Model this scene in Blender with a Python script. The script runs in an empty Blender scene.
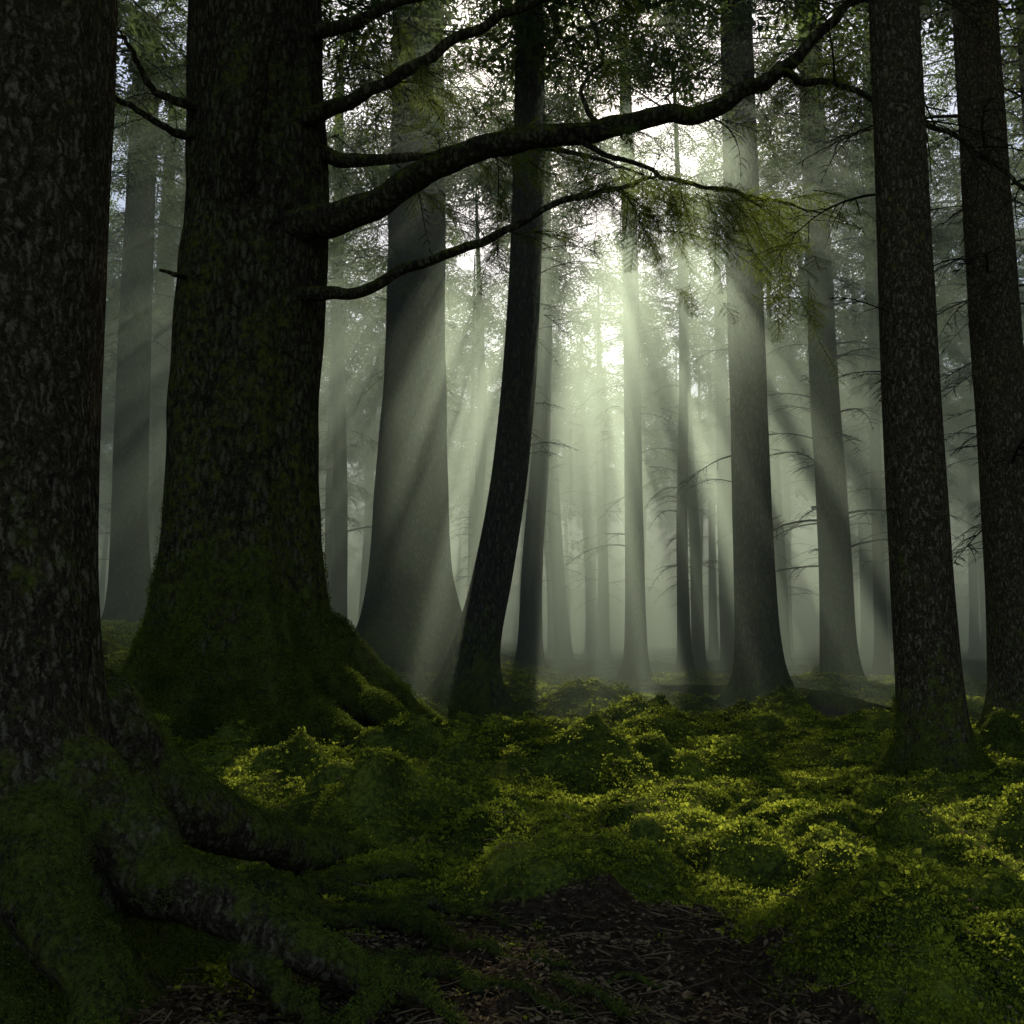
import bpy, math, random
import numpy as np
from mathutils import Vector, Matrix, Euler
random.seed(7); RNG=np.random.default_rng(11)
scene=bpy.context.scene
CAMZ=1.4; PITCH=math.radians(7.05); F=995.0
SUN_EL=math.radians(33.0); SUN_AZ=math.radians(3.6)
LDIR=np.array([math.sin(SUN_AZ)*math.cos(SUN_EL),math.cos(SUN_AZ)*math.cos(SUN_EL),math.sin(SUN_EL)])
# ---------------------------------------------------------------- noise
def _h(a,b,c):
    with np.errstate(over='ignore'):
        h=(a.astype(np.int64)*374761393+b.astype(np.int64)*668265263+c.astype(np.int64)*2147483647)&0xffffffff
        h=((h^(h>>13))*1274126177)&0xffffffff
        h=h^(h>>16)
    return (h&0xffff)/65535.0
def vn(x,y,z):
    x=np.asarray(x,float);y=np.asarray(y,float)+0*x;z=np.asarray(z,float)+0*x
    xi=np.floor(x);yi=np.floor(y);zi=np.floor(z)
    fx=x-xi;fy=y-yi;fz=z-zi
    fx=fx*fx*(3-2*fx);fy=fy*fy*(3-2*fy);fz=fz*fz*(3-2*fz)
    r=0
    for i in (0,1):
        for j in (0,1):
            for k in (0,1):
                w=(fx if i else 1-fx)*(fy if j else 1-fy)*(fz if k else 1-fz)
                r=r+w*_h(xi+i,yi+j,zi+k)
    return r*2-1
def fbm(x,y,z=0.0,o=4):
    s=0;a=1;t=0
    for i in range(o):
        s=s+a*vn(np.asarray(x)*2**i+17.3*i,np.asarray(y)*2**i+5.1*i,np.asarray(z)*2**i+9.7*i);t+=a;a*=.5
    return s/t
def sstep(t):
    t=np.clip(t,0,1);return t*t*(3-2*t)
# ------------------------------------------------ bearings taken from the standpoint
def bear(u,v,d):
    a=(u-512)/F;b=(512-v)/F
    yy=math.cos(PITCH)-math.sin(PITCH)*b;zz=math.sin(PITCH)+math.cos(PITCH)*b
    return np.array([a/yy*d,d,CAMZ+zz/yy*d])
def flat(u,v):
    b=(512-v)/F
    yy=math.cos(PITCH)-math.sin(PITCH)*b;zz=math.sin(PITCH)+math.cos(PITCH)*b
    d=-CAMZ/(zz/yy)
    return (u-512)/F/yy*d,d
# ---------------------------------------------------------------- terrain
MOUNDS=[]
for u,v,r,h in [(590,712,.9,.45),(520,775,.7,.38),(600,782,.5,.30),(720,765,.5,.34),(640,738,.7,.34),(500,862,.28,.24),
                (362,842,.34,.32),(745,885,.24,.22),(820,852,.22,.24),(560,905,.36,.28),(950,985,.62,.42),(762,725,.8,.38),
                (250,790,.8,.22),(690,850,.3,.12),(915,860,.22,.16),(450,800,.45,.2),(330,760,.9,.2),(860,795,.5,.18),(540,735,.8,.27),
                (830,700,1.2,.3),(480,905,.22,.12),(650,830,.3,.14),(1010,850,.5,.2),(900,925,.3,.14),(430,835,.25,.16),(780,830,.22,.15),(690,800,.35,.2),(980,800,.6,.22),(400,780,.5,.18)]:
    x,y=flat(u,v);MOUNDS.append((x,y,r,h))
_r=random.Random(321);SMALL=[]
while len(SMALL)<170:
    y=4.6+14*_r.random()**1.3;x=_r.uniform(-.5,.62)*y+_r.uniform(-.5,.5);r=_r.uniform(.10,.22)*(.6+y*.09)
    if y<5.6 and x<.6: continue
    SMALL.append((x,y,r,r*_r.uniform(.4,.75)))
def H(x,y):
    x=np.asarray(x,float);y=np.asarray(y,float)
    yy=np.minimum(y,24)
    z=1.6*sstep((.45*yy-x-6)/14)+9*sstep((y-95)/70)
    z=z+.16*fbm(x*.35,y*.35,3.1,2)*(1+.04*np.clip(y,0,40))
    z=z+.16*fbm(x*1.3,y*1.3,1.7,3)*sstep((y-4)/4)
    z=z+.055*np.abs(fbm(x*4,y*4,8.2,3))*2-.04
    q=1+.45*fbm(x*4,y*4,2.2,2)
    for mx,my,r,h in MOUNDS:
        dd=((x-mx)**2+((y-my)/1.15)**2)/(r*r)
        z=z+h*np.clip(1-dd*.6,0,1)**1.2*q
    for mx,my,r,h in SMALL:
        dd=((x-mx)**2+(y-my)**2)/(r*r)
        z=z+h*np.sqrt(np.clip(1-dd*.8,0,1))**1.5*q
    return z
def mossmask(x,y):
    n=fbm(x*.9,y*.9,4.4,4)
    m=(y-5.3)*.9+np.clip(x-.7,0,3)*1.9+np.clip(-x-3.2,0,2)
    px=.45+.28*(y-4)
    path=np.exp(-((x-px)/.30)**2)*sstep((6.9-y)/2.2)
    m=.55+m*.9-path*1.0+n*2.2+.9*fbm(x*4,y*4,1.,3)
    for mx,my,r,h in MOUNDS:
        dd=((x-mx)**2+(y-my)**2)/(r*r)
        m=m+1.6*np.exp(-dd*1.3)
    return np.clip(m,0,1)
# ---------------------------------------------------------------- mesh helpers
class MB:
    def __init__(s): s.v=[];s.f=[];s.m=[];s.n=0
    def add(s,v,f,m=0):
        v=np.asarray(v,float);f=np.asarray(f,int)
        s.v.append(v);s.f.append(f+s.n)
        s.m.append(np.full(len(f),m) if np.isscalar(m) else np.asarray(m));s.n+=len(v)
    def tpl(s,T,M):
        M=np.array(M);s.add(T[0]@M[:3,:3].T+M[:3,3],T[1],T[2])
    def get(s): return (np.concatenate(s.v),np.concatenate(s.f),np.concatenate(s.m))
    def mesh(s,name,mats,smooth=True,keepf=None):
        v,f,m=s.get()
        if keepf is not None:
            k=keepf(v[f].mean(1));f=f[k];m=m[k]
        me=bpy.data.meshes.new(name)
        me.vertices.add(len(v));me.vertices.foreach_set('co',v.ravel())
        me.loops.add(len(f)*4);me.loops.foreach_set('vertex_index',f.ravel().astype(np.int32))
        me.polygons.add(len(f));me.polygons.foreach_set('loop_start',np.arange(0,len(f)*4,4,dtype=np.int32))
        me.polygons.foreach_set('loop_total',np.full(len(f),4,dtype=np.int32))
        me.polygons.foreach_set('material_index',m.astype(np.int32))
        me.polygons.foreach_set('use_smooth',np.full(len(f),smooth))
        for k in mats: me.materials.append(k)
        me.update(calc_edges=True)
        return me
def obj(name,me,parent=None,link=True):
    o=bpy.data.objects.new(name,me)
    if link: scene.collection.objects.link(o)
    if parent: o.parent=parent
    return o
def empty(name,loc=(0,0,0)):
    o=bpy.data.objects.new(name,None);o.location=loc;scene.collection.objects.link(o);return o
def spline(P,n):
    P=np.asarray(P,float);k=len(P)
    Q=np.vstack([2*P[0]-P[1],P,2*P[-1]-P[-2]])
    out=[]
    for t in np.linspace(0,k-1-1e-6,n):
        i=int(t);u=t-i;a,b,c,d=Q[i],Q[i+1],Q[i+2],Q[i+3]
        out.append(.5*((2*b)+(-a+c)*u+(2*a-5*b+4*c-d)*u*u+(-a+3*b-3*c+d)*u**3))
    return np.array(out)
def tube(mb,P,R,seg=6,mat=0,n=None,rough=0.0,wig=0.0,seed=0,wf=.14,ground=False):
    P=np.asarray(P,float);R=np.asarray(R,float)
    if n: 
        Q=spline(np.column_stack([P,R]),n);P=Q[:,:3];R=np.maximum(Q[:,3],.0005)
    n=len(P)
    if wig:
        s=np.arange(n)*wf
        P=P+wig*np.column_stack([fbm(s,seed*3.1,1.,3),fbm(s,seed*3.1,20.,3),fbm(s,seed*3.1,40.,3)])*np.minimum(np.arange(n)/8,1)[:,None]
    if ground:
        g=H(P[:,0],P[:,1])+.3*R;P[:-4,2]=np.maximum(P[:-4,2],g[:-4])
    T=np.gradient(P,axis=0);T/=np.linalg.norm(T,axis=1)[:,None]+1e-9
    ref=np.array([0,0,1.]) if abs(T[:,2]).mean()<.8 else np.array([0,1.,0])
    A=np.cross(T,ref);A/=np.linalg.norm(A,axis=1)[:,None]+1e-9
    B=np.cross(A,T)
    th=np.linspace(0,2*math.pi,seg,endpoint=False)
    ring=P[:,None,:]+R[:,None,None]*(np.cos(th)[None,:,None]*A[:,None,:]+np.sin(th)[None,:,None]*B[:,None,:])
    V=ring.reshape(-1,3)
    if rough:
        nn=fbm(V[:,0]*4+seed,V[:,1]*4,V[:,2]*4,3)
        C=np.repeat(P,seg,axis=0);V=C+(V-C)*(1+rough*nn)[:,None]
    i=np.arange(n-1)[:,None]*seg;j=np.arange(seg)[None,:];j2=(j+1)%seg
    Fq=np.stack([i+j,i+j2,i+seg+j2,i+seg+j],-1).reshape(-1,4)
    mb.add(V,Fq,mat);return P,R
def trunk(mb,ctrl,lobes=(),seg=48,mat=0,dz=.2,rough=.05,seed=0,gen=.0,genh=.5,sink=.5):
    ctrl=np.array(ctrl,float);z0=ctrl[0,2];top=ctrl[-1,2]
    Q=spline(ctrl,200)
    zs=[z0-sink-.001,z0-sink];st=dz*.3
    while zs[-1]<top: zs.append(zs[-1]+st);st=min(st*1.06,dz)
    zs=np.array(zs)
    cx=np.interp(zs,Q[:,2],Q[:,0]);cy=np.interp(zs,Q[:,2],Q[:,1]);r=np.interp(zs,Q[:,2],Q[:,3])
    th=np.linspace(0,2*math.pi,seg,endpoint=False)
    Z,TH=np.meshgrid(zs,th,indexing='ij');h=np.maximum(Z-z0,-.15)
    TW=TH+.06*fbm(Z*.8,seed,1.,2)
    Rr=r[:,None]*(1+rough*fbm(np.cos(TH)*1.6+seed,np.sin(TH)*1.6,Z*.35,3)+rough*.5*fbm(np.cos(TH)*5+seed,np.sin(TH)*5,Z*.7,2))
    Rr=Rr+gen*np.exp(-h/genh)
    for t,a,hf,k in lobes:
        lob=np.exp(k*(np.cos(TW-math.radians(t))-1))
        Rr=Rr+a*(.85*np.exp(-h/hf)+.15*np.exp(-h/(hf*2.6)))*lob
    Rr[-1]=.001;Rr[0]=.001
    X=cx[:,None]+Rr*np.cos(TH);Y=cy[:,None]+Rr*np.sin(TH)
    V=np.stack([X,Y,Z],-1).reshape(-1,3)
    n=len(zs);i=np.arange(n-1)[:,None]*seg;j=np.arange(seg)[None,:];j2=(j+1)%seg
    mb.add(V,np.stack([i+j,i+j2,i+seg+j2,i+seg+j],-1).reshape(-1,4),mat)
def root(mb,P,R,seg=14,n=44,seed=0,rough=.22,wig=.05,end=True):
    P=[np.array(p,float) for p in P];gr=max(R)<.13
    if end:
        d=P[-1]-P[-2];q=P[-1]+d*.5;q[2]=float(H(q[0],q[1]))-.1;P.append(q);R=list(R)+[.003]
    R=list(R);P=[P[0]]+P;R=[.002]+R
    P[0]=P[1]+(P[1]-P[2])*.05
    tube(mb,P,R,seg,0,n,rough,wig,seed,.3,gr)
def groundroots(mb,c,R,dirs,seed=0,r0=.12,L=1.6):
    for k,t in enumerate(dirs):
        a=math.radians(t);rr=random.Random(seed*31+k)
        pts=[];rad=[];l=L*rr.uniform(.7,1.3);ang=a
        x=c[0]+math.cos(a)*R*.5;y=c[1]+math.sin(a)*R*.5
        n=7
        for i in range(n):
            f=i/(n-1);z=float(H(x,y))+.10*(1-f)**3-.09*f
            pts.append((x,y,z));rad.append(r0*(1-f*.85))
            ang+=rr.uniform(-.35,.35);x+=math.cos(ang)*l/n;y+=math.sin(ang)*l/n
        root(mb,pts,rad,10,26,seed+k,end=False,wig=.03)
# ---------------------------------------------------------------- materials
def nmat(name):
    m=bpy.data.materials.new(name);m.use_nodes=True;nt=m.node_tree;nt.nodes.clear();return m,nt,nt.nodes,nt.links
def ramp(N,pts):
    r=N.new('ShaderNodeValToRGB');e=r.color_ramp.elements
    while len(e)<len(pts): e.new(.5)
    for i,(p,c) in enumerate(pts): e[i].position=p;e[i].color=(*c,1) if len(c)==3 else c
    return r
def noise(N,L,vec,scale,detail=4,rough=.6):
    n=N.new('ShaderNodeTexNoise');n.inputs['Scale'].default_value=scale;n.inputs['Detail'].default_value=detail;n.inputs['Roughness'].default_value=rough
    if vec is not None: L.new(vec,n.inputs['Vector'])
    return n
def mth(N,L,op,a,b=None,c=None):
    n=N.new('ShaderNodeMath');n.operation=op
    for i,q in enumerate((a,b,c)):
        if q is None: continue
        if isinstance(q,(int,float)): n.inputs[i].default_value=q
        else: L.new(q,n.inputs[i])
    return n.outputs[0]
def barkmat(name,dark,light,moss=.5,scale=12,mossh=1.5,mossc=((.022,.032,.009),(.17,.19,.028)),bump=.03):
    m,nt,N,L=nmat(name)
    out=N.new('ShaderNodeOutputMaterial');bs=N.new('ShaderNodeBsdfDiffuse');bs.inputs['Roughness'].default_value=.5
    tc=N.new('ShaderNodeTexCoord');nz=noise(N,L,tc.outputs['Object'],7,4,.7)
    mx=N.new('ShaderNodeVectorMath');mx.operation='MULTIPLY_ADD'
    L.new(nz.outputs['Color'],mx.inputs[0]);mx.inputs[1].default_value=(.16,.16,.35);L.new(tc.outputs['Object'],mx.inputs[2])
    mp=N.new('ShaderNodeMapping');mp.inputs['Scale'].default_value=(1,1,.3);L.new(mx.outputs[0],mp.inputs['Vector'])
    vo=N.new('ShaderNodeTexVoronoi');vo.feature='DISTANCE_TO_EDGE';vo.inputs['Scale'].default_value=scale;L.new(mp.outputs[0],vo.inputs['Vector'])
    n2=noise(N,L,mp.outputs[0],scale*1.8,6,.78)
    n3=noise(N,L,tc.outputs['Object'],1.1,3)
    cr=ramp(N,[(.0,(0,0,0)),(.35,(1,1,1))]);L.new(vo.outputs['Distance'],cr.inputs[0])
    hgt=mth(N,L,'ADD',mth(N,L,'MULTIPLY',cr.outputs[0],.30),mth(N,L,'MULTIPLY',n2.outputs[0],1.1))
    c=ramp(N,[(.45,tuple(q*.25 for q in dark)),(.70,dark),(.93,light)]);L.new(hgt,c.inputs[0])
    ge=N.new('ShaderNodeNewGeometry');sp=N.new('ShaderNodeSeparateXYZ');L.new(ge.outputs['Normal'],sp.inputs[0])
    so=N.new('ShaderNodeSeparateXYZ');L.new(tc.outputs['Object'],so.inputs[0])
    hz=mth(N,L,'POWER',2.718,mth(N,L,'DIVIDE',mth(N,L,'MULTIPLY',mth(N,L,'MAXIMUM',so.outputs[2],0.),-1.),mossh))
    n4=noise(N,L,tc.outputs['Object'],9,4,.7)
    mf=mth(N,L,'ADD',mth(N,L,'MULTIPLY',sp.outputs[2],.65),mth(N,L,'MULTIPLY',hz,.7))
    mf=mth(N,L,'ADD',mf,mth(N,L,'MULTIPLY',mth(N,L,'SUBTRACT',n3.outputs[0],.5),1.6))
    mf=mth(N,L,'ADD',mf,mth(N,L,'MULTIPLY',mth(N,L,'SUBTRACT',n4.outputs[0],.5),2.4))
    mf=mth(N,L,'ADD',mf,moss-.6)
    mr=ramp(N,[(.1,(0,0,0)),(.6,(.9,.9,.9))]);L.new(mf,mr.inputs[0])
    n5=noise(N,L,tc.outputs['Object'],45,3,.8)
    mc=ramp(N,[(.40,mossc[0]),(.60,mossc[1])]);L.new(mth(N,L,'ADD',mth(N,L,'MULTIPLY',n5.outputs[0],.6),mth(N,L,'MULTIPLY',n4.outputs[0],.4)),mc.inputs[0])
    mix=N.new('ShaderNodeMix');mix.data_type='RGBA';L.new(mr.outputs[0],mix.inputs[0]);L.new(c.outputs[0],mix.inputs[6]);L.new(mc.outputs[0],mix.inputs[7])
    L.new(mix.outputs[2],bs.inputs[0])
    hm=mth(N,L,'ADD',mth(N,L,'MULTIPLY',hgt,mth(N,L,'SUBTRACT',1.1,mr.outputs[0])),mth(N,L,'MULTIPLY',mth(N,L,'MULTIPLY',n5.outputs[0],1.5),mr.outputs[0]))
    bu=N.new('ShaderNodeBump');bu.inputs['Strength'].default_value=1;bu.inputs['Distance'].default_value=bump;L.new(hm,bu.inputs['Height'])
    L.new(bu.outputs[0],bs.inputs['Normal']);L.new(bs.outputs[0],out.inputs[0]);return m
def leafmat(name,c1,c2,trans=.5,island=True):
    m,nt,N,L=nmat(name);out=N.new('ShaderNodeOutputMaterial')
    ge=N.new('ShaderNodeNewGeometry')
    nz=noise(N,L,ge.outputs['Position'],1.8 if island else 3.,2)
    f=mth(N,L,'ADD',mth(N,L,'MULTIPLY',nz.outputs[0],1.),.0)
    if island: f=mth(N,L,'ADD',f,mth(N,L,'MULTIPLY',mth(N,L,'SUBTRACT',ge.outputs['Random Per Island'],.5),.5))
    r=ramp(N,[(.2,c1),(.8,c2)]);L.new(f,r.inputs[0])
    d=N.new('ShaderNodeBsdfDiffuse');t=N.new('ShaderNodeBsdfTranslucent')
    L.new(r.outputs[0],d.inputs[0]);L.new(r.outputs[0],t.inputs[0])
    ms=N.new('ShaderNodeMixShader');ms.inputs[0].default_value=trans;L.new(d.outputs[0],ms.inputs[1]);L.new(t.outputs[0],ms.inputs[2])
    L.new(ms.outputs[0],out.inputs[0]);return m
BARK=barkmat('bark_old_mossy',(.10,.075,.045),(.30,.25,.16),.42,24,1.0,bump=.05)
BARKB=barkmat('bark_broad_mossy',(.065,.056,.033),(.18,.165,.10),.60,12,2.6,bump=.08)
BARKM=barkmat('bark_conifer',(.06,.054,.038),(.15,.14,.095),.4,14,1.2,bump=.04)
m,nt,N_,L_=nmat('twig_bark');o_=N_.new('ShaderNodeOutputMaterial');b_=N_.new('ShaderNodeBsdfDiffuse');z_=noise(N_,L_,None,8,2);r_=ramp(N_,[(.3,(.015,.013,.008)),(.7,(.045,.04,.025))])
L_.new(z_.outputs[0],r_.inputs[0]);L_.new(r_.outputs[0],b_.inputs[0]);L_.new(b_.outputs[0],o_.inputs[0]);TWIG=m
LEAF=leafmat('conifer_needles',(.08,.11,.02),(.32,.38,.05),.65)
LEAFC=leafmat('canopy_needles',(.05,.08,.02),(.16,.21,.045),.6,False)
MOSSL=leafmat('moss_leaves',(.10,.13,.018),(.54,.57,.055),.65)
MOSSF=leafmat('moss_fuzz',(.04,.06,.012),(.22,.26,.035),.5)
LITTER=leafmat('dead_leaves',(.06,.038,.018),(.34,.22,.11),.15)
def groundmat():
    m,nt,N,L=nmat('forest_floor');out=N.new('ShaderNodeOutputMaterial');bs=N.new('ShaderNodeBsdfDiffuse')
    at=N.new('ShaderNodeAttribute');at.attribute_name='moss';tc=N.new('ShaderNodeTexCoord');P=tc.outputs['Object']
    a=noise(N,L,P,2.2,4);b=noise(N,L,P,28,4,.75);c=noise(N,L,P,90,2,.7)
    s=ramp(N,[(.3,(.024,.015,.008)),(.55,(.09,.058,.034)),(.8,(.22,.155,.095))]);L.new(b.outputs[0],s.inputs[0])
    mm=mth(N,L,'ADD',mth(N,L,'MULTIPLY',a.outputs[0],.5),mth(N,L,'MULTIPLY',b.outputs[0],.5))
    g=ramp(N,[(.36,(.018,.027,.008)),(.5,(.10,.12,.022)),(.66,(.36,.38,.045))]);L.new(mm,g.inputs[0])
    f=mth(N,L,'ADD',at.outputs['Fac'],mth(N,L,'MULTIPLY',mth(N,L,'SUBTRACT',b.outputs[0],.5),1.2))
    fr=ramp(N,[(.35,(0,0,0)),(.6,(1,1,1))]);L.new(f,fr.inputs[0])
    mix=N.new('ShaderNodeMix');mix.data_type='RGBA';L.new(fr.outputs[0],mix.inputs[0]);L.new(s.outputs[0],mix.inputs[6]);L.new(g.outputs[0],mix.inputs[7])
    L.new(mix.outputs[2],bs.inputs[0])
    bu=N.new('ShaderNodeBump');bu.inputs['Strength'].default_value=1;bu.inputs['Distance'].default_value=.05
    L.new(mth(N,L,'ADD',b.outputs[0],mth(N,L,'MULTIPLY',c.outputs[0],.5)),bu.inputs['Height']);L.new(bu.outputs[0],bs.inputs['Normal'])
    L.new(bs.outputs[0],out.inputs[0]);return m
# ---------------------------------------------------------------- terrain mesh
nx,ny=560,760
u=np.linspace(-1,1,nx);xs=1+np.sinh(u*4.2)/np.sinh(4.2)*150
w=np.linspace(0,1,ny);ys=3+np.where(w<.08,-(.08-w)/.08*40,np.sinh((w-.08)/.92*4.4)/np.sinh(4.4)*260)
X,Y=np.meshgrid(xs,ys,indexing='ij');Z=H(X,Y)
i=np.arange(nx-1)[:,None]*ny;j=np.arange(ny-1)[None,:]
mb=MB();mb.add(np.stack([X,Y,Z],-1).reshape(-1,3),np.stack([i+j,i+ny+j,i+ny+j+1,i+j+1],-1).reshape(-1,4))
me=mb.mesh('forest_ground',[groundmat()])
at=me.attributes.new('moss','FLOAT','POINT');at.data.foreach_set('value',mossmask(X,Y).ravel().astype(np.float32))
obj('forest_ground',me)
# ---------------------------------------------------------------- templates
def leafquad(p,d,n,l,w):
    s=np.cross(d,n);s/=np.linalg.norm(s)+1e-9
    return [p,p+d*l*.5+s*w*.5,p+d*l,p+d*l*.5-s*w*.5]
def unit(v): v=np.asarray(v,float);return v/(np.linalg.norm(v)+1e-9)
def spray(L,nt,ll,lw,seed,fill=.55,droop=.2,stem=.006,stems=True):
    R=random.Random(seed);mb=MB();V=[];Fq=[]
    def pos(t): return np.array([L*t,0.03*L*math.sin(t*5+seed),-droop*L*t*t])
    tube(mb,[pos(t) for t in np.linspace(0,1,5)],np.linspace(stem,stem*.3,5),3,1)
    def leaves(p0,d,l):
        n=max(2,int(l/(ll*fill)));side=1
        for q in range(n):
            p=p0+d*l*(q/n)+np.array([0,0,-.12*l*(q/n)**2]);nn=unit([R.uniform(-.5,.5),R.uniform(-.5,.5),1])
            a=R.uniform(.5,1.1)*side;side*=-1
            dd=unit([d[0]*math.cos(a)-d[1]*math.sin(a),d[0]*math.sin(a)+d[1]*math.cos(a),d[2]+R.uniform(-.35,.25)])
            k=len(V);V.extend(leafquad(p,dd,nn,ll*R.uniform(.7,1.2),lw));Fq.append([k,k+1,k+2,k+3])
    for k in range(nt):
        t=.08+.9*k/nt;sd=1 if k%2 else -1
        a=sd*R.uniform(.7,1.15);l=L*.5*(1-t*.75)*R.uniform(.6,1.15)*min(1,t*4+.35)
        d=unit([math.cos(a),math.sin(a),R.uniform(-.35,.1)]);p=pos(t)
        if stems: tube(mb,[p,p+d*l+np.array([0,0,-.06*l])],[stem*.4,stem*.15],3,1)
        leaves(p,d,l)
    leaves(pos(.5),unit(pos(1)-pos(.5)),L*.5)
    mb.add(V,Fq,0);return mb.get()
def bough(L,seed,ll=.09,lw=.035,n=9,fill=.55,nt=9,stems=True,cx=0.):
    R=random.Random(seed);mb=MB()
    sp=[spray(1,nt,ll,lw,seed*7+q,fill,.25,.006,stems) for q in range(2)]
    def pos(t): return np.array([L*t-cx,.08*L*math.sin(t*4+seed),.06*L*math.sin(t*3)-.25*L*t*t])
    tube(mb,[pos(t) for t in np.linspace(0,1,6)],np.linspace(.018,.005,6),3,1)
    for k in range(n):
        t=.15+.85*k/(n-1);sd=1 if k%2 else -1;a=sd*R.uniform(.5,1.2) if k<n-1 else 0
        s=L*.42*(1.1-t*.6)*R.uniform(.75,1.2)
        M=Matrix.Translation(pos(t))@Euler((R.uniform(-.4,.4),R.uniform(.0,.6),a)).to_matrix().to_4x4()@Matrix.Scale(s,4)
        mb.tpl(sp[k%2],M)
    return mb.get()
def deadbranch(seed,L=1.0,n=14,r=.011,sub=2):
    R=random.Random(seed);mb=MB();b=R.uniform(-.3,.3);dr=R.uniform(.1,.4)
    def pos(t): return np.array([L*t,b*.3*L*math.sin(t*3),.1*L*math.sin(t*2.2)-dr*L*t*t])
    tube(mb,[pos(t) for t in np.linspace(0,1,8)],np.linspace(r,r*.15,8),4,1,wig=.02,seed=seed)
    for k in range(n):
        t=R.uniform(.12,.97);sd=R.choice([-1,1]);a=sd*R.uniform(.5,1.2);l=L*.42*(1.1-t)*R.uniform(.5,1.2)
        d=unit([math.cos(a),math.sin(a),R.uniform(-.5,.15)]);p=pos(t)
        q1=p+d*l*.5;q2=p+d*l+np.array([0,0,-.2*l])
        tube(mb,[p,q1,q2],[r*.4,r*.3,r*.1],3,1)
        for _ in range(sub):
            f=R.uniform(.2,.9);s=p+(q2-p)*f;e=s+unit([d[0]+R.uniform(-.8,.8),d[1]+R.uniform(-.8,.8),R.uniform(-.9,.1)])*l*.4
            tube(mb,[s,e],[r*.2,r*.08],3,1)
    return mb.get()
def tuft(seed,n=14,l=.017,w=.012,rad=.05):
    R=random.Random(seed);V=[];Fq=[];mb=MB()
    for k in range(n):
        a=R.uniform(0,6.28);r=rad*math.sqrt(R.random());p=np.array([r*math.cos(a),r*math.sin(a),R.uniform(.0,.022)*(1.2-r/rad)+.002])
        b=R.uniform(0,6.28);up=R.uniform(.6,2.2) if k%2 else R.uniform(-.1,.8);d=unit([math.cos(b),math.sin(b),up])
        nn=unit([R.uniform(-1,1),R.uniform(-1,1),.5]);q=len(V);V.extend(leafquad(p,d,nn,l*R.uniform(.7,1.4),w*R.uniform(.7,1.3)));Fq.append([q,q+1,q+2,q+3])
    mb.add(V,Fq,0);return mb.get()
DEAD=[deadbranch(s) for s in range(6)]
DEADF=[deadbranch(s,1.,10,.012,0) for s in range(6)]
FINE=[spray(.75,18,.034,.010,s,.30) for s in range(20,23)]
MIDB=[bough(1.6,s,.09,.03,9,.5) for s in range(40,43)]
BIGB=[bough(1.9,s,.22,.085,8,.45,7,False,.95) for s in range(60,64)]
FINB=[bough(1.9,s,.15,.042,9,.34,9,False,.95) for s in range(70,73)]
FUZZ=[tuft(90+s,9,.012,.005,.03) for s in range(3)]
def merged(mb,T,pts,rot,scl):
    """many copies of template T written straight into one mesh"""
    n=len(pts)
    if n==0: return
    rot=np.asarray(rot);c=np.cos(rot);s=np.sin(rot);sc=np.asarray(scl)
    cx,cy,cz=c.T;sx,sy,sz=s.T
    M=np.empty((n,3,3))
    M[:,0,0]=cy*cz;M[:,0,1]=sx*sy*cz-cx*sz;M[:,0,2]=cx*sy*cz+sx*sz
    M[:,1,0]=cy*sz;M[:,1,1]=sx*sy*sz+cx*cz;M[:,1,2]=cx*sy*sz-sx*cz
    M[:,2,0]=-sy;M[:,2,1]=sx*cy;M[:,2,2]=cx*cy
    M*=sc[:,None,None]
    V=np.einsum('nij,vj->nvi',M,T[0])+np.asarray(pts)[:,None,:]
    k=len(T[0]);Fq=T[1][None]+(np.arange(n)*k)[:,None,None]
    mb.add(V.reshape(-1,3),Fq.reshape(-1,4),np.tile(T[2],n))
# ---------------------------------------------------------------- where the canopy is open
TUN=[]
for u_,v_,r in [(255,775,.56),(310,738,.3),(430,738,.5),(500,772,.22),(600,745,.74),(640,702,.6),(640,795,.72),(720,845,.62),(745,882,.3),(850,830,.7),(935,868,.68),(985,850,.5),(880,900,.34),
                (760,768,.5),(545,705,.55),(770,700,.55),(700,775,.36),(800,800,.26),(350,757,.28),(690,815,.34),(230,800,.26),(960,905,.26),(470,845,.22),(380,820,.22),(205,760,.22)]:
    x,y=flat(u_,v_);TUN.append((np.array([x,y,float(H(x,y))]),r))
for u_,v_,k_,ds in [(655,645,.024,(18,21,24,28,33)),(604,645,.013,(21,28)),(712,645,.009,(20,26)),(775,650,.028,(18,21,24,28,32)),(862,645,.027,(20,23,27,31,36)),(820,645,.008,(24,)),
                 (425,610,.022,(19.5,23,27)),(388,600,.010,(19.5,27)),(470,620,.014,(21,26)),(930,640,.015,(24,30))]:
    for d in ds: TUN.append((bear(u_,v_,d),d*k_))
for u_,v_,d,r in [(720,235,11.6,.8),(780,215,11.4,.5),(660,200,11.8,.5),(360,150,23,1.1),(350,320,27,1.2),(470,330,30,1.2)]:
    TUN.append((bear(u_,v_,d),r))
def keepf(P):
    k=np.ones(len(P),bool)
    for c,r in TUN:
        d=P-c;t=d@LDIR;q=d-t[:,None]*LDIR
        k&=~(((q**2).sum(1)<r*r*1.15)&(t>6))
    return k
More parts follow.
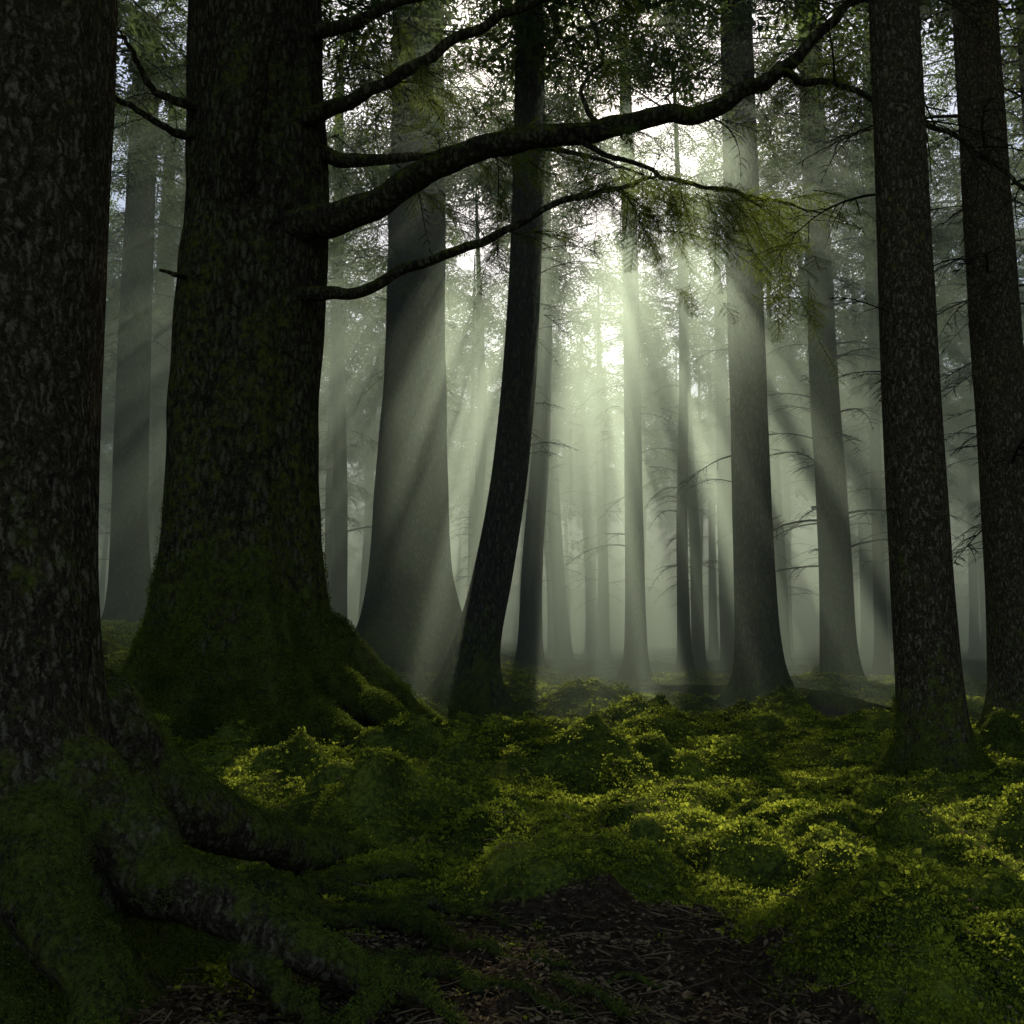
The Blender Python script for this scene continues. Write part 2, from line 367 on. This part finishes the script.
# ---------------------------------------------------------------- hero tree A : near left
def remesh(o,vox,smooth=2):
    m=o.modifiers.new('fuse','REMESH');m.mode='VOXEL';m.voxel_size=vox;m.use_smooth_shade=True
    m=o.modifiers.new('relax','SMOOTH');m.factor=.5;m.iterations=smooth
def fuzz(o,par,n,zmax,size,seed=1):
    """small moss shoots growing on the upward and lower faces of a trunk"""
    dg=bpy.context.evaluated_depsgraph_get();dg.update();e=o.evaluated_get(dg);me=e.to_mesh()
    c=np.empty(len(me.vertices)*3);me.vertices.foreach_get('co',c);c=c.reshape(-1,3)
    nn=np.empty(len(me.vertices)*3);me.vertex_normals.foreach_get('vector',nn);nn=nn.reshape(-1,3);e.to_mesh_clear()
    g=np.random.default_rng(seed);zg=c[:,2]-H(c[:,0],c[:,1])
    w=np.clip(-.15+nn[:,2]*1.3+fbm(c[:,0]*3,c[:,1]*3,c[:,2]*3,3)*1.4,0,1)*np.clip(1-zg/zmax,0,1)**1.3*(zg>-.05)*(nn[:,1]<.6)
    w=w/w.sum();k=g.choice(len(c),n,p=w);p=c[k]+g.normal(0,.006,(n,3));q=nn[k]
    rot=np.column_stack([-np.arcsin(np.clip(q[:,1],-1,1)),np.arctan2(q[:,0],q[:,2]),np.zeros(n)])+g.uniform(-.3,.3,(n,3))
    s=size*g.uniform(.6,1.4,n);ix=g.integers(0,3,n);m=MB()
    for t in range(3): merged(m,FUZZ[t],p[ix==t],rot[ix==t],s[ix==t])
    obj('moss',m.mesh('trunk_moss',[MOSSF],False),par)
B=bear
A=empty('old_moss_covered_tree')
mb=MB();ax,ay=-2.47,4.35;az=float(H(ax,ay))
trunk(mb,[(ax,ay,az,.64),(ax,ay,az+1.2,.60),(ax-.0,ay+.02,az+2.5,.575),(ax,ay+.03,az+5,.55),(ax-.05,ay,az+9,.5)],
      [(8,.6,.42,16),(-38,.5,.42,20),(-80,.45,.4,20),(60,.35,.4,8),(130,.4,.4,8),(200,.4,.4,8),(-120,.4,.4,16),(-58,.25,.6,40),(-20,.22,.7,40)],110,0,.06,.06,3,.12,.7)
root(mb,[B(80,700,4.6),B(135,765,4.8),B(205,812,5.0),B(270,842,5.4),B(340,852,5.9),B(400,862,6.2)],[.20,.20,.16,.12,.09,.05],seed=1)
root(mb,[B(60,760,4.2),B(120,840,4.15),B(175,878,4.1),B(235,912,4.05),B(310,945,4.0),B(385,985,4.0)],[.20,.18,.14,.115,.09,.05],seed=2)
root(mb,[B(20,830,4.0),B(70,935,3.65),B(95,1000,3.45),B(110,1080,3.2)],[.2,.14,.10,.07],seed=3)
root(mb,[B(385,978,3.98),B(372,1005,3.8),B(335,1035,3.6)],[.055,.045,.03],seed=4,wig=.02)
root(mb,[B(385,978,3.98),B(430,1000,3.85),B(460,1030,3.7)],[.05,.035,.02],seed=5,wig=.02)
root(mb,[B(270,895,5.2),B(320,890,5.4),B(350,886,5.5),B(400,884,5.6),B(435,890,5.6)],[.06,.06,.055,.045,.025],seed=6)
root(mb,[B(250,880,4.9),B(320,915,4.9),B(390,920,4.85),B(450,945,4.6),B(550,968,4.35)],[.06,.055,.048,.04,.02],seed=7,wig=.06)
root(mb,[B(390,918,4.85),B(430,905,5.1),B(500,925,4.9)],[.04,.035,.018],seed=8)
root(mb,[B(300,960,4.2),B(420,975,4.15),B(500,985,4.1),B(560,1010,3.9)],[.04,.04,.033,.018],seed=9)
root(mb,[B(240,960,3.9),B(300,1000,3.75),B(330,1060,3.5)],[.05,.04,.02],seed=10)
root(mb,[B(560,985,4.0),B(600,1000,3.9),B(640,1020,3.8)],[.02,.022,.01],seed=11)
root(mb,[B(300,880,5.6),B(350,905,5.3),B(420,930,5.0),B(430,960,4.6)],[.035,.04,.03,.015],seed=12)
t=obj('trunk_and_roots',mb.mesh('trunk_and_roots',[BARK]),A);remesh(t,.018);fuzz(t,A,11000,1.3,.8,1)
# ---------------------------------------------------------------- hero tree B : huge trunk
Bt=empty('giant_spruce_tree')
bx,by=-3.82,14.0;bz=float(H(bx,by))
mb=MB()
trunk(mb,[(bx+.05,by,bz,1.08),(bx+.02,by,bz+1.6,1.03),(bx-.02,by,bz+4.2,.99),(bx+.03,by,bz+6.2,1.03),(bx+.05,by,bz+8,.98),(bx-.02,by,bz+10,.95),(bx-.05,by,bz+16,.85)],
      [(-12,1.1,.7,26),(-48,.85,.6,60),(-78,.7,.8,50),(-110,.8,.7,60),(-145,.7,.8,40),(178,.8,1.0,16),(30,.7,.7,14),(70,.6,.8,8),(120,.6,.8,8),(-95,.6,1.3,90),(-62,.5,1.4,90),(-30,.6,1.2,90),(-128,.6,1.2,90)],200,0,.1,.13,8,.04,1.2)
root(mb,[B(300,650,13.6),B(345,690,13.2),B(385,722,12.8),B(430,742,12.4),B(475,748,12.2)],[.26,.24,.2,.15,.08],seed=11,wig=.12)
root(mb,[B(320,630,13.9),B(360,665,13.9),B(400,700,13.8),B(440,725,13.6),B(500,742,13.2)],[.24,.22,.17,.12,.06],seed=12,wig=.12)
root(mb,[B(270,690,13.2),B(310,712,12.8),B(345,738,12.2),B(395,752,11.9)],[.26,.22,.17,.08],seed=13,wig=.1)
root(mb,[B(200,690,13.2),B(185,712,12.7),B(175,725,12.3),B(150,735,12.0)],[.22,.18,.14,.07],seed=14)
root(mb,[B(245,700,13.1),B(255,730,12.4),B(275,745,11.8)],[.2,.15,.07],seed=15)
t=obj('trunk_and_roots',mb.mesh('giant_trunk',[BARKB]),Bt);remesh(t,.035,1);fuzz(t,Bt,12000,3.2,2.0,2)
mb=MB();lf=MB()
def limb(P,R,n=60,seg=10,wig=.12,seed=0,rough=.14):
    return tube(mb,P,np.array(R)*.92,seg,0,n,rough,wig*1.5,seed,.14)
def put(T,target,p,d,s,roll=0,tilt=0):
    q=Vector(d).to_track_quat('X','Z');M=Matrix.Translation(Vector(p))@q.to_matrix().to_4x4()@Euler((roll,tilt,0)).to_matrix().to_4x4()@Matrix.Scale(s,4)
    target.tpl(T,M)
def twigs(P,R,n,l,seed,t0=.2,leaf=0,down=.3,tpl=None):
    rr=random.Random(seed)
    for k in range(n):
        t=t0+(1-t0)*rr.random();i=min(int(t*(len(P)-1)),len(P)-2);p=P[i];d=unit(P[i+1]-P[i])
        v=unit(d*rr.uniform(.2,1)+np.array([rr.uniform(-.8,.8),rr.uniform(-.9,.9),rr.uniform(-.7-down,.5)]))
        L=l*rr.uniform(.4,1.2);put(rr.choice(DEAD),lf,p,v,L)
        if rr.random()<leaf:
            for _ in range(5):
                put(rr.choice(FINE),lf,p+v*L*rr.uniform(.2,1),unit(v+np.array([rr.uniform(-.6,.6),rr.uniform(-.6,.6),rr.uniform(-.5,.1)])),rr.uniform(.6,1.1),rr.uniform(-.4,.4))
P1,R1=limb([B(250,245,13.9),B(330,222,13.2),B(400,188,12.8),B(470,155,12.5),B(560,132,12.2),(B(640,122,12.)),B(715,106,11.8),B(770,72,11.6),B(820,30,11.5),B(870,-10,11.3),B(930,-60,11)],
     [.34,.25,.20,.175,.155,.135,.115,.09,.07,.05,.03],100,12,.10,1)
P2,R2=limb([B(270,300,13.9),B(335,294,13.2),B(400,275,12.8),B(470,245,12.4),B(540,212,12.1),B(600,192,11.9),B(665,178,11.7)],[.18,.10,.08,.065,.05,.04,.015],60,8,.10,2)
P3,R3=limb([B(280,140,13.9),B(345,155,13.7),B(400,160,13.9),B(470,150,14.1),B(560,155,14.3),B(640,180,14.5)],[.16,.12,.08,.06,.045,.02],50,8,.12,3)
P4,R4=limb([B(270,135,13.8),B(360,92,13.0),B(440,50,12.8),B(520,10,12.6),B(600,-40,12.4)],[.18,.10,.085,.07,.05],50,8,.12,4)
P5,R5=limb([B(720,106,11.8),B(800,75,11.6),B(870,100,11.4),B(940,135,11.2),B(1030,195,11.0),B(1100,260,10.8)],[.06,.05,.04,.035,.025,.015],60,7,.14,5)
P6,R6=limb([B(228,230,13.4),B(245,150,12.7),B(262,70,12.4),B(275,0,12.2),B(290,-60,12.)],[.30,.19,.13,.11,.08],40,9,.10,6)
P7,R7=limb([B(220,120,13.8),B(165,92,13.0),B(135,60,12.6),B(105,30,12.2)],[.12,.06,.04,.02],30,7,.12,7)
P8,R8=limb([B(210,145,13.8),B(150,118,13.),B(110,95,12.5),B(70,70,12.)],[.1,.05,.04,.02],30,7,.12,8)
P9,R9=limb([B(300,40,13.8),B(380,8,13.1),B(450,-10,12.8)],[.14,.08,.05],24,7,.1,9)
P10,R10=limb([B(560,132,12.2),B(620,150,12.0),B(680,175,11.7),B(740,185,11.5),B(810,205,11.3)],[.05,.035,.03,.025,.012],40,6,.12,10)
P11,R11=limb([B(600,125,12.2),B(580,90,12.3),B(603,50,12.5),B(590,0,12.6)],[.045,.03,.025,.02],30,6,.12,11)
P12,R12=limb([B(200,280,13.6),B(175,274,12.9),B(158,270,12.7)],[.07,.04,.02],12,6,.04,12)
obj('limbs',mb.mesh('limbs',[BARKB]),Bt)
twigs(P1,R1,18,1.1,1,.2,.15);twigs(P2,R2,14,.9,2,.4,.4);twigs(P3,R3,16,1.2,3,.3,.3);twigs(P4,R4,18,1.4,4,.3,.6)
twigs(P5,R5,22,1.1,5,.05,.08);twigs(P7,R7,8,1.,7);twigs(P8,R8,8,1.,8);twigs(P9,R9,8,1.,9,.2,.5);twigs(P6,R6,6,.8,6,.5)
rr=random.Random(5)
def cluster(path,n,s,t0,spread,drop,t1=1.):
    for k in range(n):
        t=t0+(t1-t0)*rr.random();i=min(int(t*(len(path)-1)),len(path)-2);p=path[i]+np.array([rr.uniform(-1,1)*spread,rr.uniform(-1,1)*spread,-abs(rr.gauss(0,1))*drop])
        d=unit([rr.uniform(-.2,1.2),rr.uniform(-.8,.8),rr.uniform(-.9,.05)])
        put(rr.choice(FINE),lf,p,d,rr.uniform(.5,1.),rr.uniform(-.5,.5))
cluster(P10,44,1,.3,.35,.35,.75);cluster(P10,76,1,.55,.5,.55);cluster(P2,18,1,.78,.25,.2);cluster(P3,30,1,.6,.3,.2);cluster(P11,14,1,.3,.3,.2)
cluster(P1,16,1,.5,.25,.1)
obj('twigs_and_needles',lf.mesh('twigs_and_needles',[LEAF,TWIG],False),Bt)
# ---------------------------------------------------------------- midground conifers
def conifer(name,ctrl,lobes,bark=BARKM,seed=0,seg=40,dz=.15,dead=12,dz0=3,dlen=1.5,leafy=0,lz0=7,roots=None,gen=.05,genh=.6,vox=None,az=(0,360)):
    rr=random.Random(seed);par=empty(name);m=MB()
    trunk(m,ctrl,lobes,seg,0,dz,.07,seed,gen,genh)
    c=ctrl[0]
    if roots: groundroots(m,c,c[3]+.1,roots,seed,c[3]*.27,c[3]*4.5)
    t=obj('trunk_and_roots',m.mesh(name+'_trunk',[bark]),par)
    if vox: remesh(t,vox)
    if bark is BARK and vox: fuzz(t,par,3500,1.3,1.5,seed)
    q=MB();C=np.array(ctrl);top=C[-1,2]
    def at(z): return np.array([np.interp(z,C[:,2],C[:,0]),np.interp(z,C[:,2],C[:,1]),z]),np.interp(z,C[:,2],C[:,3])
    for k in range(dead):
        z=c[2]+dz0+(top-c[2]-dz0)*rr.random();p,r=at(z);a=math.radians(rr.uniform(*az))
        d=unit([math.cos(a),math.sin(a),rr.uniform(-.25,.25)]);L=dlen*rr.uniform(.25,1.2)
        put(rr.choice(DEAD),q,p+d*r*.8,d,L)
    for k in range(leafy):
        z=c[2]+lz0+(top-c[2]-lz0)*rr.random();p,r=at(z);a=math.radians(rr.uniform(*az))
        d=unit([math.cos(a),math.sin(a),rr.uniform(-.3,.1)])
        put(rr.choice(MIDB),q,p+d*r*.7,d,rr.uniform(.7,1.5))
    if q.n: obj('branches',q.mesh(name+'_branches',[LEAF,TWIG],False,keepf),par)
    return par
def base(x,y,r): return (x,y,float(H(x,y)),r)
def L5(s,a,h,k=14):
    r=random.Random(s);o=r.uniform(0,70);return [(o+72*i+r.uniform(-18,18),a*r.uniform(.7,1.3),h*r.uniform(.8,1.2),k) for i in range(5)]
x,y=-2.35,23
conifer('spruce_tree',[base(x,y,1.0),(x,y,4.2,.85),(x+.05,y,8,.72),(x+.05,y,14,.66),(x,y,24,.5)],L5(1,.6,.8,12),seed=1,seg=64,dead=8,dz0=7,leafy=40,lz0=6.5,roots=[-20,-70,-120,190,30],genh=1.2,gen=.15)
z=float(H(-.8,18))
conifer('leaning_spruce_tree',[(-.88,18,z,.46),(-.68,18,z+1.,.40),(-.34,18,z+2.4,.365),(.0,18,z+4.5,.335),(.22,18,z+7.4,.31),(.33,18,z+11,.295),(.36,18,z+16,.26)],
   [(0,.5,.4,14),(-60,.45,.35,14),(-120,.4,.35,14),(180,.6,.3,14),(90,.4,.4,8)],seed=2,seg=56,dead=30,dz0=4.2,dlen=1.2,leafy=8,lz0=9.5,roots=[-15,-55,-100,-150,185,60],gen=.06,genh=.5,az=(-60,60),vox=.035)
x,y=.6,34
conifer('spruce_tree',[base(x,y,.42),(x+.1,y,4,.36),(x+.45,y,9,.31),(x+.6,y,20,.2)],L5(3,.25,.4),seed=3,dead=22,dz0=4,dlen=1.2,leafy=12,lz0=8)
x,y=3.95,32
conifer('spruce_tree',[base(x,y,.36),(x,y,6,.29),(x,y,13,.26),(x-.1,y,22,.18)],L5(4,.3,.4),seed=4,dead=34,dz0=4,dlen=2.0,leafy=30,lz0=6)
x,y=4.95,20
conifer('spruce_tree',[base(x,y,.46),(x-.08,y,2.5,.41),(x-.1,y,7,.38),(x-.12,y,12,.36),(x-.1,y,20,.3)],[(0,.5,.3,14),(-50,.4,.28,14),(-110,.4,.28,14),(175,.5,.3,14),(90,.4,.3,8)],seed=5,seg=48,dead=44,dz0=4.0,dlen=2.1,leafy=12,lz0=8.5,roots=[-10,-60,-120,180,40],gen=.04,vox=.04)
x,y=7.95,24.5
conifer('spruce_tree',[base(x,y,.44),(x,y,4,.38),(x-.1,y,9,.34),(x-.1,y,20,.28)],L5(6,.4,.35),seed=6,dead=70,dz0=3.0,dlen=2.6,leafy=14,lz0=9,roots=[-20,-100,180])
x,y=4.12,9.9
conifer('mossy_spruce_tree',[base(x,y,.33),(x-.03,y,1.3,.30),(x-.06,y,3.5,.28),(x-.05,y,6,.265),(x-.02,y,12,.22)],[(0,.34,.22,16),(-60,.30,.22,16),(-120,.34,.22,16),(185,.40,.22,16),(80,.3,.3,8)],bark=BARK,seed=7,seg=56,dz=.08,dead=16,dz0=3.0,dlen=1.5,roots=[0,-50,-110,185,-160,60],gen=.03,genh=.4,vox=.022)
x,y=7.2,14.2
conifer('mossy_spruce_tree',[base(x,y,.44),(x-.05,y,3,.37),(x-.1,y,7,.34),(x-.1,y,14,.3)],[(0,.4,.35,14),(-70,.35,.3,14),(-130,.4,.35,14),(180,.4,.35,14)],bark=BARK,seed=8,seg=48,dead=40,dz0=2.6,dlen=2.3,roots=[-40,-100,190],gen=.06)
x,y=-9.5,25
conifer('spruce_tree',[base(x,y,.58),(x-.15,y,4,.44),(x-.25,y,9,.40),(x-.3,y,18,.33)],L5(9,.3,.4),seed=9,dead=14,dz0=6,leafy=24,lz0=6.5)
x,y=9.6,17
conifer('spruce_tree',[base(x,y,.45),(x,y,5,.36),(x,y,16,.3)],L5(10,.4,.4),seed=10,dead=44,dz0=3,dlen=2.6,leafy=8,lz0=7)
# fallen trunk and sticks
def lay(name,uv,R,seed,n=40,lift=.6):
    pts=[]
    for (u_,v_),r in zip(uv,R):
        x,y=flat(u_,v_);pts.append((x,y,float(H(x,y))+r*lift))
    m=MB();par=empty(name);P,_=tube(m,pts,R,10,0,n,.2,.05,seed,.2)
    obj('log',m.mesh(name+'_log',[BARKM]),par);q=MB();g=random.Random(seed)
    for k in range(5):
        i=g.randrange(4,len(P)-4);put(g.choice(DEAD),q,P[i],unit([g.uniform(-1,1),g.uniform(-.6,.2),g.uniform(.1,.8)]),g.uniform(.3,.8)*max(R)*5)
    obj('snags',q.mesh(name+'_snags',[LEAF,TWIG],False),par)
lay('fallen_log',[(640,690),(700,698),(790,708),(890,722)],[.10,.16,.19,.2],3)
lay('fallen_branch',[(590,1000),(620,985),(660,1000),(700,1012)],[.006,.012,.014,.008],4,20,1.2)
lay('fallen_branch',[(760,905),(800,890),(850,893)],[.006,.012,.008],5,20,1.5)
lay('fallen_branch',[(300,750),(345,760),(385,757)],[.01,.03,.02],6,20,1.5)
# ---------------------------------------------------------------- distant forest
far=empty('distant_forest_trees');var=[]
for s in range(5):
    m=MB();rr=random.Random(100+s);r0=rr.uniform(.24,.38)
    trunk(m,[(0,0,0,r0*1.25),(rr.uniform(-.15,.15),0,5,r0),(rr.uniform(-.3,.3),0,12,r0*.8),(rr.uniform(-.4,.4),0,22,.06)],L5(50+s,.25,.3),16,0,.6,.05,s,.04,.5,1.)
    for k in range(34):
        z=rr.uniform(3,15);a=rr.uniform(0,6.28);put(rr.choice(DEADF),m,(0,0,z),unit([math.cos(a),math.sin(a),rr.uniform(-.3,.2)]),rr.uniform(.7,2.6))
    var.append(m.mesh('distant_tree_mesh',[BARKM,TWIG]))
pos=[]
keep=[(-2.35,23),(-.8,18),(.6,34),(3.95,32),(4.95,20),(7.95,24.5),(4.1,9.9),(7,14.2),(-9.6,25),(-3.7,14),(9.6,17)]
rr=random.Random(77);tries=0
fixed=[(-5.9,34),(-11.5,33),(7.6,41),(9.6,44),(2.6,50),(12.5,34),(9.2,36),(-1.5,44),(15,27),(18,33),(12.2,24),(16,38),(20,28),(11.5,29)]
def okp(x,y,md): return all((x-a)**2+(y-b)**2>md*md for a,b in pos+keep)
for f in fixed: pos.append(f)
while len(pos)<140 and tries<6000:
    tries+=1;y=rr.uniform(-14,100);x=rr.uniform(-38,46) if y>0 else rr.uniform(-18,18)
    if abs(x)>14+.6*max(y,0): continue
    if y<4 and abs(x)<7: continue
    if y<30 and abs(x)<.62*max(y,0)+4.0: continue
    if abs(x-.05*y)<1.+.05*y and 30<y<50: continue
    if okp(x,y,2.0): pos.append((x,y))
for k,(x,y) in enumerate(pos):
    o=obj('distant_tree',var[k%5],far);s=rr.uniform(.6,1.3) if k>=len(fixed) else rr.uniform(.7,1.);o.location=(x,y,float(H(x,y))-.1);o.rotation_euler=(rr.uniform(-.04,.04),rr.uniform(-.04,.04),rr.uniform(0,6.28));o.scale=(s,s,rr.uniform(.9,1.1))
# ---------------------------------------------------------------- canopy (one mass)
pts=[];rot=[];scl=[];idx=[]
def addc(p,s,r3=None,fine=False):
    pts.append(p);rot.append(r3 or (rr.uniform(-.4,.4),rr.uniform(-.3,.4),rr.uniform(0,6.28)));scl.append(s);idx.append(4+rr.randrange(3) if fine else rr.randrange(4))
k=0
while k<9300:
    y=rr.uniform(1,98);x=rr.uniform(-60,64)
    if abs(x)>15+.40*max(y,0): continue
    if y>66 and rr.random()<.5: continue
    if y<14 and rr.random()<.65: continue
    k+=1;z=rr.uniform(12,16.8);addc((x,y,z),rr.uniform(1.2,1.75),None,18<y<36 and abs(x)<.55*y)
for (x,y) in pos:
    for k in range(10):
        a=rr.uniform(0,6.28);d=rr.uniform(.8,1.2);z=rr.uniform(6.0,13)
        addc((x+d*math.cos(a),y+d*math.sin(a),z),rr.uniform(.7,1.1),(rr.uniform(-.3,.3),rr.uniform(.0,.4),a),y<50)
pts=np.array(pts);rot=np.array(rot);scl=np.array(scl);idx=np.array(idx);mb=MB()
for q in range(7):
    s=idx==q;merged(mb,(BIGB+FINB)[q],pts[s],rot[s],scl[s])
obj('forest_canopy_foliage',mb.mesh('forest_canopy_foliage',[LEAFC,TWIG],False,keepf))
# ---------------------------------------------------------------- ground cover
N=165000
dd=np.exp(RNG.uniform(math.log(3.0),math.log(32),N));xx=RNG.uniform(-1,1,N)*(.6*dd+1.)+.02*dd
mk=mossmask(xx,dd);cl=fbm(xx*2.2,dd*2.2,6.,3)
ok=(RNG.random(N)<np.clip(mk*1.2-.1,0.02,1)*np.clip(.65+cl*1.3,.05,1))
xx,dd=xx[ok],dd[ok];n=len(xx);zz=H(xx,dd)
P=np.column_stack([xx,dd,zz-.004]);rt=np.column_stack([RNG.uniform(-.3,.3,n),RNG.uniform(-.3,.3,n),RNG.uniform(0,6.28,n)])
sc=(.42+dd*.065)*RNG.uniform(.6,1.35,n);ix=RNG.integers(0,5,n);mb=MB()
for q in range(5):
    s=ix==q;merged(mb,tuft(q,12 if q<4 else 7,.019 if q<4 else .034,.012 if q<4 else .026),P[s],rt[s],sc[s])
obj('moss_and_sorrel_ground_cover',mb.mesh('moss_and_sorrel_ground_cover',[MOSSL],False))
N=34000
dd=np.exp(RNG.uniform(math.log(2.8),math.log(14),N));xx=RNG.uniform(-1,1,N)*(.6*dd+1)
mk=mossmask(xx,dd);ok=RNG.random(N)<np.clip(1.05-mk,.10,1);xx,dd=xx[ok],dd[ok];n=len(xx)
def litter(seed):
    R=random.Random(seed);mb=MB()
    if seed<3:
        for k in range(4):
            b=R.uniform(0,6.28);d=unit([math.cos(b),math.sin(b),R.uniform(-.1,.3)]);p=np.array([R.uniform(-.05,.05),R.uniform(-.05,.05),.004])
            mb.add(leafquad(p,d,unit([R.uniform(-.5,.5),R.uniform(-.5,.5),1]),R.uniform(.015,.035),R.uniform(.008,.018)),[[0,1,2,3]],0)
    else: tube(mb,[(-.06,0,.006),(0,.012,.01),(.07,-.005,.006)],[.003,.0025,.001],4,0)
    return mb.get()
P=np.column_stack([xx,dd,H(xx,dd)+.002]);rt=np.column_stack([RNG.uniform(-.2,.2,n),RNG.uniform(-.2,.2,n),RNG.uniform(0,6.28,n)]);sc=RNG.uniform(.5,1.5,n)*(.8+dd*.05);ix=RNG.integers(0,6,n)%4;mb=MB()
for q in range(4):
    s=ix==q;merged(mb,litter(q),P[s],rt[s],sc[s])
obj('leaf_litter_and_twigs',mb.mesh('leaf_litter_and_twigs',[LITTER],False))
# ---------------------------------------------------------------- mist: a dense low layer inside a thinner taller one
mist=empty('forest_mist')
for nm,y0,y1,ztop,zb,dens,hw in [('low_layer',15.4,130,10.2,-5,.027,64),('high_layer',13.2,131,12.8,-5.2,.010,65)]:
    bpy.ops.mesh.primitive_cube_add(size=1);fog=bpy.context.object;fog.name=nm;fog.parent=mist
    fog.dimensions=(2*hw,y1-y0,ztop-zb);fog.location=(3,(y0+y1)/2,(ztop+zb)/2)
    m,nt,Nn,Ln=nmat('mist_'+nm);out=Nn.new('ShaderNodeOutputMaterial');vs=Nn.new('ShaderNodeVolumeScatter');va=Nn.new('ShaderNodeVolumeAbsorption');ad=Nn.new('ShaderNodeAddShader')
    for q in (vs,va): q.inputs['Color'].default_value=(.86,1,.79,1);q.inputs['Density'].default_value=dens
    vs.inputs['Anisotropy'].default_value=.6
    Ln.new(vs.outputs[0],ad.inputs[0]);Ln.new(va.outputs[0],ad.inputs[1]);Ln.new(ad.outputs[0],out.inputs['Volume']);fog.data.materials.append(m)
# ---------------------------------------------------------------- light, world, camera
w=bpy.data.worlds.new('World');scene.world=w;w.use_nodes=True;nt=w.node_tree;bg=nt.nodes['Background']
sk=nt.nodes.new('ShaderNodeTexSky');sk.sky_type='NISHITA';sk.sun_disc=False;sk.sun_elevation=SUN_EL;sk.sun_rotation=SUN_AZ
nt.links.new(sk.outputs[0],bg.inputs[0]);bg.inputs[1].default_value=.125
l=bpy.data.lights.new('sun','SUN');l.energy=5;l.angle=math.radians(.5);l.color=(1,.96,.80);so=bpy.data.objects.new('sun',l);scene.collection.objects.link(so)
so.rotation_euler=Vector(LDIR).to_track_quat('Z','Y').to_euler();so.location=(3,60,40)
try:
    l.cycles.max_bounces=2;w.cycles.max_bounces=2
except Exception as e: print(e)
cd=bpy.data.cameras.new('camera');cd.lens=35;cd.sensor_width=36;cd.clip_end=1000;cam=bpy.data.objects.new('camera',cd);scene.collection.objects.link(cam)
cam.location=(0,0,CAMZ);cam.rotation_euler=(math.radians(90)+PITCH,0,0);scene.camera=cam
scene.view_settings.view_transform='Standard';scene.view_settings.look='None';scene.view_settings.exposure=0
